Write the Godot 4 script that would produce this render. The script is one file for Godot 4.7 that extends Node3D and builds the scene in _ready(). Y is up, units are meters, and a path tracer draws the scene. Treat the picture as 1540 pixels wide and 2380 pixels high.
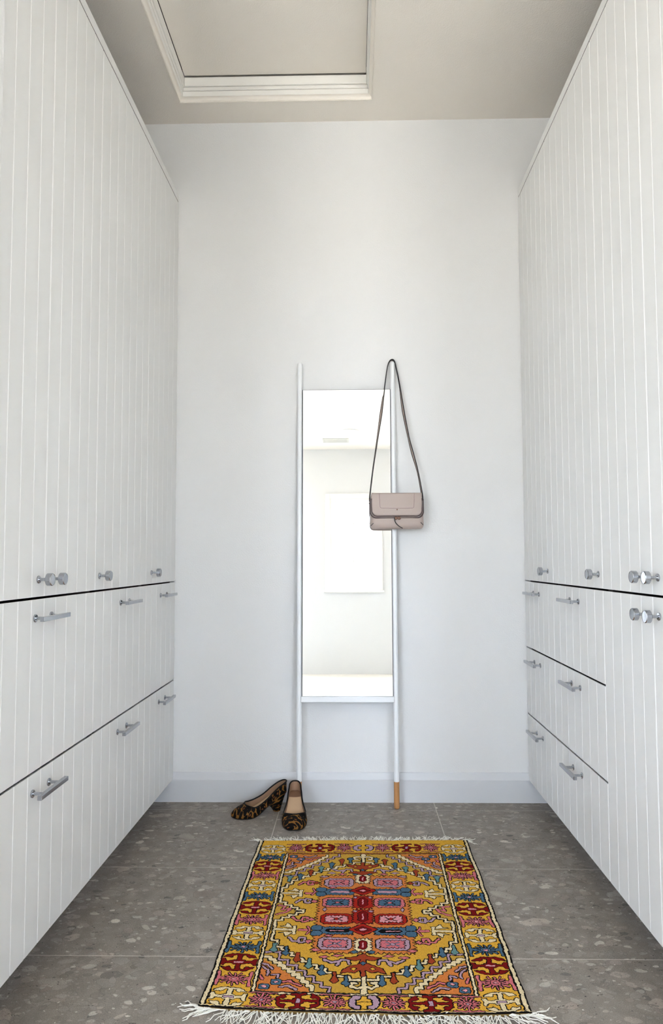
extends Node3D
# A narrow walk-in closet: grooved white cabinets on both sides, a ladder mirror at the end,
# and behind the camera the bright bedroom whose windows light everything. y is up, metres.

const BACK := -2.6898       # face of the end wall
const CEIL := 2.7172
const FACE_L := -0.7036     # plane of the left door fronts
const FACE_R := 0.6677
const BASE := 0.0855        # underside of the cabinets
const TOP := 2.3812
const FRONT := 2.955        # far wall of the bedroom (seen only in the mirror)
const ROOM_L := -2.7
const ROOM_R := 2.5
const OPENING := -1.239     # where the closet opens into the bedroom

var M := {}
var used := {}
var rng := RandomNumberGenerator.new()


func _ready() -> void:
	rng.seed = 7
	# camera
	var cam := Camera3D.new()
	cam.name = "camera"
	cam.projection = Camera3D.PROJECTION_FRUSTUM
	cam.near = 0.05
	cam.far = 60.0
	cam.size = 0.05 * 2380.0 / 1587.2
	cam.frustum_offset = Vector2(-20.35, 22.75) / 1587.2 * 0.05
	cam.position = Vector3(0, 0.9292, 0)
	cam.rotation = Vector3(0.0562, 0.0193, -0.0037)
	add_child(cam)
	cam.current = true
	# bright overcast sky and exposure
	var sky_material := ProceduralSkyMaterial.new()
	sky_material.sky_top_color = Color(0.83, 0.90, 1.0)
	sky_material.sky_horizon_color = Color(0.88, 0.935, 1.0)
	sky_material.ground_horizon_color = Color(0.87, 0.87, 0.86)
	sky_material.ground_bottom_color = Color(0.87, 0.865, 0.85)
	sky_material.sun_angle_max = 0.0
	var sky := Sky.new()
	sky.sky_material = sky_material
	var env := Environment.new()
	env.background_mode = Environment.BG_SKY
	env.sky = sky
	env.background_energy_multiplier = 8.0
	env.ambient_light_source = Environment.AMBIENT_SOURCE_DISABLED
	env.tonemap_mode = Environment.TONE_MAPPER_LINEAR
	env.tonemap_exposure = 3.2
	env.sdfgi_enabled = true
	env.ssao_enabled = true
	env.ssil_enabled = true
	var world := WorldEnvironment.new()
	world.name = "world_environment"
	world.environment = env
	add_child(world)

	make_materials()
	build_floor()
	build_walls()
	build_ceiling()
	build_windows()
	build_cabinets()
	build_mirror()
	build_handbag()
	build_shoes()
	build_rug()
	build_ceiling_fittings()


# ---------------------------------------------------------------- helpers
func numbered(parent: Node, called: String) -> String:
	var key := "%d/%s" % [parent.get_instance_id(), called]
	var n: int = used.get(key, 0)
	used[key] = n + 1
	return called if n == 0 else "%s_%03d" % [called, n]


func thing(called: String, label: String, category: String, at := Vector3.ZERO, turn := 0.0, group := "") -> Node3D:
	var o := Node3D.new()
	o.name = numbered(self, called)
	add_child(o, true)
	o.position = at
	o.rotation.y = turn
	o.set_meta("label", label)
	o.set_meta("category", category)
	if group != "":
		o.set_meta("group", group)
	return o


func structure(called: String, label: String, category := "") -> Node3D:
	var o := Node3D.new()
	o.name = numbered(self, called)
	add_child(o, true)
	o.set_meta("kind", "structure")
	o.set_meta("label", label)
	if category != "":
		o.set_meta("category", category)
	return o


func part(called: String, st: SurfaceTool, material: Material, parent: Node) -> MeshInstance3D:
	st.generate_normals()
	return put(called, st.commit(), material, parent)


func put(called: String, mesh: Mesh, material: Material, parent: Node) -> MeshInstance3D:
	var o := MeshInstance3D.new()
	o.name = numbered(parent, called)
	o.mesh = mesh
	o.material_override = material
	o.cast_shadow = GeometryInstance3D.SHADOW_CASTING_SETTING_DOUBLE_SIDED
	parent.add_child(o, true)
	return o


func begin() -> SurfaceTool:
	var s := SurfaceTool.new()
	s.begin(Mesh.PRIMITIVE_TRIANGLES)
	return s


func tri(s: SurfaceTool, a: Vector3, b: Vector3, c: Vector3, out: Vector3, group := -1) -> void:
	s.set_smooth_group(group)
	var p := [a, b, c]
	if (b - a).cross(c - a).dot(out) > 0:
		p = [a, c, b]
	for v in p:
		s.add_vertex(v)


func quad(s: SurfaceTool, a: Vector3, b: Vector3, c: Vector3, d: Vector3, out: Vector3, group := -1) -> void:
	tri(s, a, b, c, out, group)
	tri(s, a, c, d, out, group)


# a box with chamfered edges
func box(s: SurfaceTool, lo: Vector3, hi: Vector3, bevel := 0.0) -> void:
	var mid := (lo + hi) / 2.0
	var h := (hi - lo) / 2.0
	var b := minf(bevel, minf(h.x, minf(h.y, h.z)) * 0.98)
	var axes := [Vector3.RIGHT, Vector3.UP, Vector3.BACK]
	for k in 3:
		var n: Vector3 = axes[k]
		var u: Vector3 = axes[(k + 1) % 3]
		var v: Vector3 = axes[(k + 2) % 3]
		var hn := h[k]
		var hu := h[(k + 1) % 3] - b
		var hv := h[(k + 2) % 3] - b
		for e in [-1.0, 1.0]:
			var c: Vector3 = mid + n * hn * e
			quad(s, c + u * hu + v * hv, c - u * hu + v * hv, c - u * hu - v * hv, c + u * hu - v * hv, n * e)
			if b > 0.0:
				# the chamfer between this face and the next axis' face
				for f in [-1.0, 1.0]:
					var p: Vector3 = mid + n * hn * e + u * hu * f
					var q: Vector3 = mid + n * (hn - b) * e + u * (hu + b) * f
					quad(s, p + v * hv, p - v * hv, q - v * hv, q + v * hv, n * e + u * f)
	if b > 0.0:
		for x in [-1.0, 1.0]:
			for y in [-1.0, 1.0]:
				for z in [-1.0, 1.0]:
					var o := Vector3(x, y, z)
					tri(s, mid + Vector3(h.x, h.y - b, h.z - b) * o, mid + Vector3(h.x - b, h.y, h.z - b) * o, mid + Vector3(h.x - b, h.y - b, h.z) * o, o)


# a smooth surface through rows of points; it faces OUT, or away from each row's middle
func grid(s: SurfaceTool, rows: Array, uvs := [], out := Vector3.ZERO, group := 0) -> void:
	var sum := 0.0
	for i in range(rows.size() - 1):
		var mid := Vector3.ZERO
		for p in rows[i]:
			mid += p
		mid /= rows[i].size()
		for j in range(rows[i].size() - 1):
			var n: Vector3 = (rows[i][j + 1] - rows[i][j]).cross(rows[i + 1][j + 1] - rows[i][j])
			if n.is_zero_approx():
				n = (rows[i + 1][j + 1] - rows[i][j]).cross(rows[i + 1][j] - rows[i][j])
			sum += n.dot(out if out != Vector3.ZERO else rows[i][j] - mid)
	s.set_smooth_group(group)
	for i in range(rows.size() - 1):
		for j in range(rows[i].size() - 1):
			var at := [[i, j], [i, j + 1], [i + 1, j + 1], [i + 1, j]]
			if sum > 0.0:
				at = [at[0], at[3], at[2], at[1]]
			for k in [0, 1, 2, 0, 2, 3]:
				var c: Array = at[k]
				if uvs.size():
					s.set_uv(uvs[c[0]][c[1]])
				s.add_vertex(rows[c[0]][c[1]])


# profile: [along, radius] pairs turned round AXIS ("x" or "y")
func lathe(s: SurfaceTool, profile: Array, axis: String, at := Vector3.ZERO, n := 24, smooth := false) -> void:
	for k in range(profile.size() - 1):
		var rows := []
		for e in [profile[k], profile[k + 1]]:
			var row := PackedVector3Array()
			for j in n + 1:
				var a := TAU * j / n
				var r := maxf(e[1], 0.00001)
				row.append(at + (Vector3(e[0], cos(a) * r, sin(a) * r) if axis == "x" else Vector3(cos(a) * r, e[0], sin(a) * r)))
			rows.append(row)
		var along: float = profile[k + 1][0] - profile[k][0]
		var grow: float = profile[k + 1][1] - profile[k][1]
		if absf(along) < 0.0004 and absf(grow) > 0.0004:
			grid(s, rows, [], (Vector3.RIGHT if axis == "x" else Vector3.UP) * -signf(grow) * (1.0 if ascending(profile) else -1.0), -1)
		else:
			grid(s, rows, [], Vector3.ZERO, 5 if smooth else 10 + k)


func ascending(profile: Array) -> bool:
	return profile[profile.size() - 1][0] >= profile[0][0]


func tube(s: SurfaceTool, path: Array, radius: float, n := 8, taper := 1.0, capped := true) -> void:
	var rows := []
	var side := Vector3.ZERO
	for i in path.size():
		var t: Vector3 = (path[mini(i + 1, path.size() - 1)] - path[maxi(i - 1, 0)]).normalized()
		if side == Vector3.ZERO:
			side = t.cross(Vector3.UP if absf(t.y) < 0.9 else Vector3.RIGHT).normalized()
		side = (side - t * side.dot(t)).normalized()
		var up := t.cross(side)
		var r := radius * lerpf(1.0, taper, float(i) / maxf(path.size() - 1, 1))
		var row := PackedVector3Array()
		for j in n + 1:
			var a := TAU * j / n
			row.append(path[i] + (side * cos(a) + up * sin(a)) * r)
		rows.append(row)
	grid(s, rows)
	if capped:
		for e in [0, rows.size() - 1]:
			var dir: Vector3 = path[0] - path[1] if e == 0 else path[e] - path[e - 1]
			for j in range(1, n - 1):
				tri(s, rows[e][0], rows[e][j], rows[e][j + 1], dir)


func smooth_path(points: Array, steps: int, closed := false) -> Array:
	var out := []
	var n := points.size()
	for i in (n if closed else n - 1):
		var a: Vector3 = points[posmod(i - 1, n)] if closed else points[maxi(i - 1, 0)]
		var b: Vector3 = points[i]
		var c: Vector3 = points[(i + 1) % n]
		var d: Vector3 = points[(i + 2) % n] if closed else points[mini(i + 2, n - 1)]
		for k in steps:
			out.append(b.cubic_interpolate(c, a, d, float(k) / steps))
	out.append(points[0] if closed else points[n - 1])
	return out


# value of a table of [t, value] pairs, eased between them
func along(table: Array, t: float) -> float:
	for k in range(table.size() - 1):
		if t <= table[k + 1][0]:
			var a: Array = table[maxi(k - 1, 0)]
			var d: Array = table[mini(k + 2, table.size() - 1)]
			return cubic_interpolate(table[k][1], table[k + 1][1], a[1], d[1], clampf((t - table[k][0]) / (table[k + 1][0] - table[k][0]), 0, 1))
	return table[table.size() - 1][1]


# ---------------------------------------------------------------- materials
func mat(color: Color, roughness: float, metallic := 0.0, specular := 0.5) -> StandardMaterial3D:
	var m := StandardMaterial3D.new()
	m.albedo_color = color
	m.roughness = roughness
	m.metallic = metallic
	m.metallic_specular = specular
	return m


func noise_normal(seed_: int, frequency: float, strength: float, octaves := 3) -> ImageTexture:
	var n := FastNoiseLite.new()
	n.seed = seed_
	n.noise_type = FastNoiseLite.TYPE_SIMPLEX_SMOOTH
	n.frequency = frequency
	n.fractal_octaves = octaves
	var im := n.get_seamless_image(512, 512)
	im.convert(Image.FORMAT_RGBA8)
	im.bump_map_to_normal_map(strength)
	return ImageTexture.create_from_image(im)


func textured_paint(color: Color, roughness: float, normal: Texture2D, depth: float, repeat: float) -> StandardMaterial3D:
	var m := mat(color, roughness, 0.0, 0.4)
	m.normal_enabled = true
	m.normal_texture = normal
	m.normal_scale = depth
	m.uv1_triplanar = true
	m.uv1_world_triplanar = true
	m.uv1_scale = Vector3.ONE * repeat
	return m


func make_materials() -> void:
	var peel := noise_normal(3, 0.035, 6.0)
	M.wall = textured_paint(Color8(224, 223, 221), 0.75, peel, 0.24, 8.0)
	M.ceiling = textured_paint(Color8(241, 234, 223), 0.85, peel, 0.24, 8.0)
	M.cabinet = mat(Color8(228, 227, 224), 0.42, 0.0, 0.45)
	M.carcass = mat(Color8(62, 55, 50), 0.6)  # dark colour stands in for shade in the gaps between fronts
	M.trim = mat(Color8(240, 237, 230), 0.45)
	M.baseboard = mat(Color8(208, 208, 209), 0.45)
	M.chrome = mat(Color8(172, 175, 181), 0.15, 1.0)
	M.steel = mat(Color8(190, 191, 195), 0.3, 1.0)
	M.mirror = mat(Color8(238, 240, 240), 0.0, 1.0)
	M.mirror_edge = mat(Color8(58, 62, 66), 0.4, 0.0)
	M.white_metal = mat(Color8(232, 233, 233), 0.38)
	M.grout = mat(Color8(192, 183, 173), 0.9)
	M.carpet = mat(Color8(234, 228, 218), 0.95)
	M.glass = mat(Color(1, 1, 1, 0.06), 0.02)
	M.glass.transparency = BaseMaterial3D.TRANSPARENCY_ALPHA
	M.vent = mat(Color8(196, 194, 186), 0.7)
	M.black = mat(Color8(14, 12, 12), 0.5, 0.0, 0.3)
	M.leather = textured_paint(Color8(174, 158, 149), 0.5, peel, 0.25, 14.0)
	M.leather.uv1_world_triplanar = false
	M.strap = mat(Color8(34, 30, 31), 0.5)
	M.strap_face = mat(Color8(176, 158, 146), 0.55)
	M.piping = mat(Color8(74, 56, 54), 0.45)
	M.stitch = mat(Color8(150, 128, 126), 0.6)
	M.brass = mat(Color8(120, 92, 78), 0.3, 1.0)
	M.lining = mat(Color8(152, 120, 94), 0.6)
	M.heel_pad = mat(Color8(118, 84, 62), 0.55)
	M.insole = mat(Color8(196, 164, 130), 0.55)
	M.fringe = mat(Color8(232, 228, 218), 0.9)
	M.wood = mat(Color.WHITE, 0.5)
	M.wood.albedo_texture = wood_texture()
	M.wood.uv1_triplanar = true
	M.wood.uv1_scale = Vector3(30, 4, 30)
	M.stone = mat(Color.WHITE, 0.5, 0.0, 0.4)
	M.stone.albedo_texture = stone_texture()
	M.leopard = mat(Color.WHITE, 0.7, 0.0, 0.25)
	M.leopard.albedo_texture = leopard_texture()
	M.rug = mat(Color.WHITE, 0.95, 0.0, 0.2)
	M.rug.albedo_texture = rug_texture()
	M.rug.normal_enabled = true
	M.rug.normal_texture = noise_normal(9, 0.06, 8.0)
	M.rug.normal_scale = 0.0
	M.rug_back = mat(Color8(120, 96, 50), 0.95)


func wood_texture() -> ImageTexture:
	var n := FastNoiseLite.new()
	n.seed = 5
	n.frequency = 0.03
	n.fractal_octaves = 4
	var im := n.get_seamless_image(256, 256)
	im.convert(Image.FORMAT_RGBA8)
	for y in 256:
		for x in 256:
			var v := im.get_pixel(x, y).r
			var line := 0.5 + 0.5 * sin(v * 60.0)
			im.set_pixel(x, y, Color8(196, 144, 90).lerp(Color8(158, 106, 60), line * 0.7))
	return ImageTexture.create_from_image(im)


# fill a polygon given in pixels
func fill(im: Image, pts: PackedVector2Array, color: Color) -> void:
	var lo := pts[0].y
	var hi := pts[0].y
	for p in pts:
		lo = minf(lo, p.y)
		hi = maxf(hi, p.y)
	var n := pts.size()
	for y in range(maxi(int(lo), 0), mini(int(hi) + 1, im.get_height())):
		var yc := y + 0.5
		var xs: Array[float] = []
		for i in n:
			var a := pts[i]
			var b := pts[(i + 1) % n]
			if (a.y <= yc) != (b.y <= yc):
				xs.append(a.x + (yc - a.y) / (b.y - a.y) * (b.x - a.x))
		xs.sort()
		for k in range(0, xs.size() - 1, 2):
			var x0 := roundi(xs[k])
			var x1 := roundi(xs[k + 1])
			if x1 > x0:
				im.fill_rect(Rect2i(x0, y, x1 - x0, 1), color)


# conglomerate stone: pebbles of every size packed in a grey-brown matrix
func stone_texture() -> ImageTexture:
	var size := 2048
	var im := Image.create(size, size, false, Image.FORMAT_RGB8)
	im.fill(Color8(120, 113, 105))
	var r := RandomNumberGenerator.new()
	r.seed = 21
	for pass_ in [[3000, 5.0, 13.0], [1300, 10.0, 24.0], [380, 20.0, 40.0], [70, 34.0, 66.0], [1500, 9.0, 26.0], [9000, 2.0, 6.0]]:
		for k in pass_[0]:
			var a := lerpf(pass_[1], pass_[2], pow(r.randf(), 1.8))
			var b := a * r.randf_range(0.34, 0.8)
			var at := Vector2(r.randf() * size, r.randf() * size)
			var turn := r.randfn(0.0, 0.45)
			var tone := r.randfn(0.0, 1.0)
			var color := Color8(127, 120, 112)
			if r.randf() < 0.09:
				color = Color8(158, 151, 142)
			elif r.randf() < 0.03 and a < 18.0:
				color = Color8(96, 90, 86)
			elif r.randf() < 0.3:
				color = Color8(134, 124, 115)
			color = color * (1.0 + tone * 0.065)
			color.a = 1.0
			var pts := PackedVector2Array()
			var sides := 7 + r.randi() % 6
			for j in sides:
				var w := TAU * j / sides
				pts.append(Vector2(cos(w) * a, sin(w) * b) * r.randf_range(0.78, 1.08))
			var edge := PackedVector2Array()
			var body := PackedVector2Array()
			for p in pts:
				edge.append(p.rotated(turn) * (1.0 + 2.2 / a) + at)
				body.append(p.rotated(turn) + at)
			for dx in ([0, -size] if at.x > size - 100 else ([0, size] if at.x < 100 else [0])):
				for dy in ([0, -size] if at.y > size - 100 else ([0, size] if at.y < 100 else [0])):
					var d := Vector2(dx, dy)
					if a > 6.0:
						fill(im, Transform2D(0, d) * edge, color.darkened(0.13))
					fill(im, Transform2D(0, d) * body, color)
	# mineral grain and soft clouding
	var fine := FastNoiseLite.new()
	fine.seed = 4
	fine.frequency = 0.22
	fine.fractal_octaves = 2
	var wide := FastNoiseLite.new()
	wide.seed = 11
	wide.frequency = 0.012
	wide.fractal_octaves = 4
	var f := fine.get_seamless_image(1024, 1024).get_data()
	var g := wide.get_seamless_image(1024, 1024).get_data()
	var px := im.get_data()
	for y in size:
		for x in size:
			var at := (y & 1023) * 1024 + (x & 1023)
			var k := 0.88 + f[at] * 0.0013 + g[at] * 0.0007
			var i := (y * size + x) * 3
			px[i] = mini(int(px[i] * k), 255)
			px[i + 1] = mini(int(px[i + 1] * k), 255)
			px[i + 2] = mini(int(px[i + 2] * k), 255)
	im = Image.create_from_data(size, size, false, Image.FORMAT_RGB8, px)
	# dark crevices between the stones, pits and white flecks
	for k in 420:
		var p := Vector2(r.randf(), r.randf()) * size
		for q in 2 + r.randi() % 9:
			p += Vector2(r.randf_range(2, 7), r.randf_range(-3, 3))
			im.fill_rect(Rect2i(int(p.x), int(p.y), 3 + r.randi() % 4, 1 + r.randi() % 3), Color8(78, 70, 64))
	for k in 520:
		im.fill_rect(Rect2i(r.randi() % size, r.randi() % size, 2 + r.randi() % 5, 2 + r.randi() % 3), Color8(40, 36, 34) if r.randf() < 0.75 else Color8(225, 220, 212))
	return ImageTexture.create_from_image(im)


func leopard_texture() -> ImageTexture:
	var size := 512
	var im := Image.create(size, size, false, Image.FORMAT_RGB8)
	im.fill(Color8(124, 84, 38))
	var r := RandomNumberGenerator.new()
	r.seed = 33
	for k in 400:
		var p := Vector2(r.randf(), r.randf()) * size
		im.fill_rect(Rect2i(int(p.x), int(p.y), 3, 12), Color8(158, 112, 52) if r.randf() < 0.5 else Color8(98, 64, 30))
	for gy in 6:
		for gx in 6:
			var at := (Vector2(gx + 0.5 + 0.5 * (gy % 2), gy + 0.5) + Vector2(r.randf_range(-0.2, 0.2), r.randf_range(-0.2, 0.2))) * size / 6.0
			var pts := PackedVector2Array()
			var hole := PackedVector2Array()
			var big := r.randf_range(42, 54)
			for j in 10:
				var d := Vector2.from_angle(TAU * j / 10)
				pts.append(at + d * Vector2(1.1, 0.9) * big * r.randf_range(0.8, 1.15))
				hole.append(at + d * big * 0.38 * r.randf_range(0.6, 1.3))
			for off in [Vector2.ZERO, Vector2(-size, 0), Vector2(0, -size), Vector2(0, size)]:
				fill(im, Transform2D(0, off) * pts, Color8(12, 9, 8))
				if (gx + gy) % 3 == 0:
					fill(im, Transform2D(0, off) * hole, Color8(112, 66, 34))
	return ImageTexture.create_from_image(im)


# ---------------------------------------------------------------- the rug's embroidered pattern, in millimetres of the rug
const RUG := Vector2(685, 860)
const PX := 2.0
const INK := Color8(20, 15, 14)
const MUSTARD := Color8(218, 166, 58)
const FIELD := Color8(194, 151, 60)
const CREAM := Color8(226, 208, 168)
const BLUE := Color8(72, 102, 126)
const TEAL := Color8(96, 134, 136)
const RED := Color8(120, 16, 18)
const SCARLET := Color8(168, 36, 26)
const RUST := Color8(156, 62, 36)
const PINK := Color8(206, 112, 120)
const ROSE := Color8(218, 150, 158)
const LILAC := Color8(176, 146, 164)
const ORANGE := Color8(206, 122, 60)
var cloth: Image


func rug_poly(pts: Array, color: Color) -> void:
	var p := PackedVector2Array()
	for v in pts:
		p.append(v * PX)
	fill(cloth, p, color)


func rug_line(pts: Array, width: float, color: Color, closed := false) -> void:
	var n := pts.size()
	for i in (n if closed else n - 1):
		var a: Vector2 = pts[i] * PX
		var b: Vector2 = pts[(i + 1) % n] * PX
		var side := (b - a).normalized().orthogonal() * width * PX / 2.0
		fill(cloth, PackedVector2Array([a + side, b + side, b - side, a - side]), color)
	for v in pts:
		var disc := PackedVector2Array()
		for j in 8:
			disc.append(v * PX + Vector2.from_angle(TAU * j / 8 + 0.4) * width * PX / 2.0)
		fill(cloth, disc, color)


# shapes that run together: first every black outline, then every fill
func rug_group(polys: Array, color: Color, ink := 3.0) -> void:
	for p in polys:
		rug_line(p, ink * 2.0, INK, true)
	for p in polys:
		rug_poly(p, color)


func rug_cord(pts: Array, width: float, color: Color, ink := 2.8) -> void:
	rug_line(pts, width + ink * 2.0, INK)
	rug_line(pts, width, color)


func box2(x: float, y: float, hx: float, hy: float) -> Array:
	return [Vector2(x - hx, y - hy), Vector2(x + hx, y - hy), Vector2(x + hx, y + hy), Vector2(x - hx, y + hy)]


func lozenge(at: Vector2, hx: float, hy: float) -> Array:
	return [at + Vector2(-hx, 0), at + Vector2(0, -hy), at + Vector2(hx, 0), at + Vector2(0, hy)]


func chipped(at: Vector2, hx: float, hy: float, cut: float) -> Array:
	var out := []
	for c in [[-1, -1], [1, -1], [1, 1], [-1, 1]]:
		var p := Vector2(c[0] * hx, c[1] * hy)
		var q := Vector2(-c[0] * cut, 0)
		var r := Vector2(0, -c[1] * cut)
		if c[0] == c[1]:
			out.append_array([at + p + r, at + p + q])
		else:
			out.append_array([at + p + q, at + p + r])
	return out


func placed(polys: Array, at: Vector2, scale_: Vector2, turn: bool) -> Array:
	var out := []
	for p in polys:
		var q := []
		for v in p:
			q.append(at + (Vector2(v.y, v.x) if turn else v) * scale_)
		out.append(q)
	return out


# the four-lobed flower of the border; half width and half height are 1
func rug_flower(at: Vector2, hx: float, hy: float, turn: bool, color: Color, heart: Color) -> void:
	var polys := [box2(0, 0, 0.8, 0.11), box2(0, 0, 0.12, 0.95), chipped(Vector2.ZERO, 0.36, 0.24, 0.1)]
	for sx in [-1, 1]:
		polys.append([Vector2(0.72 * sx, -0.14), Vector2(0.82 * sx, -0.36), Vector2(1.0 * sx, -0.34), Vector2(0.95 * sx, 0), Vector2(1.0 * sx, 0.34), Vector2(0.82 * sx, 0.36), Vector2(0.72 * sx, 0.14)])
		for sy in [-1, 1]:
			var lobe := []
			for v in [Vector2(0.05, 1.0), Vector2(0.46, 0.98), Vector2(0.78, 0.78), Vector2(0.9, 0.58), Vector2(0.66, 0.62), Vector2(0.5, 0.56), Vector2(0.4, 0.64), Vector2(0.34, 0.84), Vector2(0.05, 0.88)]:
				lobe.append(v * Vector2(sx, sy))
			polys.append(lobe)
	rug_group(placed(polys, at, Vector2(hx, hy), turn), color, 2.1)
	rug_group(placed([box2(0, 0, 0.26, 0.09)], at, Vector2(hx, hy), turn), heart, 1.2)


# a star of rays; side bars or top and bottom lines
func rug_star(at: Vector2, hx: float, hy: float, bars: bool, color: Color, heart: Color) -> void:
	for pass_ in 2:
		for k in 14:
			var d := Vector2.from_angle(TAU * (k + 0.5) / 14)
			var reach := 0.66 if k % 2 == 0 else 0.82
			rug_line([at + d * Vector2(hx * 0.2, hy * 0.2), at + d * Vector2(hx, hy) * reach], 3.2 if pass_ else 7.6, color if pass_ else INK)
		if bars:
			for sx in [-1, 1]:
				var x: float = at.x + hx * 0.93 * sx
				rug_line([Vector2(x, at.y - hy * 0.85), Vector2(x - 2 * sx, at.y), Vector2(x, at.y + hy * 0.85)], 6.5 if pass_ else 11.0, color if pass_ else INK)
				rug_line([Vector2(x, at.y), Vector2(at.x + hx * 0.6 * sx, at.y)], 4.0 if pass_ else 8.5, color if pass_ else INK)
		else:
			for sy in [-1, 1]:
				rug_line([at, at + Vector2(0, hy * 0.9 * sy)], 4.0 if pass_ else 8.5, color if pass_ else INK)
				rug_line([at + Vector2(-hx * 0.95, hy * 0.95 * sy), at + Vector2(hx * 0.95, hy * 0.95 * sy)], 2.4 if pass_ else 6.0, color if pass_ else INK)
	var eye := []
	for k in 10:
		eye.append(at + Vector2.from_angle(TAU * k / 10) * Vector2(hx * 0.3, hy * 0.3))
	rug_group([eye], color, 1.6)
	rug_group([lozenge(at, hx * 0.16, hy * 0.15)], heart, 1.4)


func mirrored(pts: Array, x: bool, y: bool) -> Array:
	var out := []
	for p in pts:
		out.append(Vector2(RUG.x - p.x if x else p.x, 908.0 - p.y if y else p.y))
	return out


# turn slanting runs into steps
func stepped(pts: Array, size: float) -> Array:
	var out := [pts[0]]
	for i in range(pts.size() - 1):
		var a: Vector2 = pts[i]
		var b: Vector2 = pts[i + 1]
		var n := int(minf(absf(b.x - a.x), absf(b.y - a.y)) / size)
		for k in n:
			var p := a.lerp(b, float(k + 1) / n)
			var q := a.lerp(b, float(k) / n)
			out.append_array([Vector2(p.x, q.y), p])
		if n == 0:
			out.append(b)
	return out


func jagged(a: Vector2, b: Vector2, n: int, depth: float) -> Array:
	var out := []
	var side := (b - a).normalized().orthogonal() * depth
	for k in n:
		out.append(a.lerp(b, float(k) / n) + side)
		out.append(a.lerp(b, (k + 0.5) / n) - side)
	return out


func ring(a: Vector2, b: Vector2, tooth: float, depth: float) -> Array:
	var c := [a, Vector2(b.x, a.y), b, Vector2(a.x, b.y)]
	var out := []
	for k in 4:
		out.append_array(jagged(c[k], c[(k + 1) % 4], maxi(int(c[k].distance_to(c[(k + 1) % 4]) / tooth), 1), depth))
	return out


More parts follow.
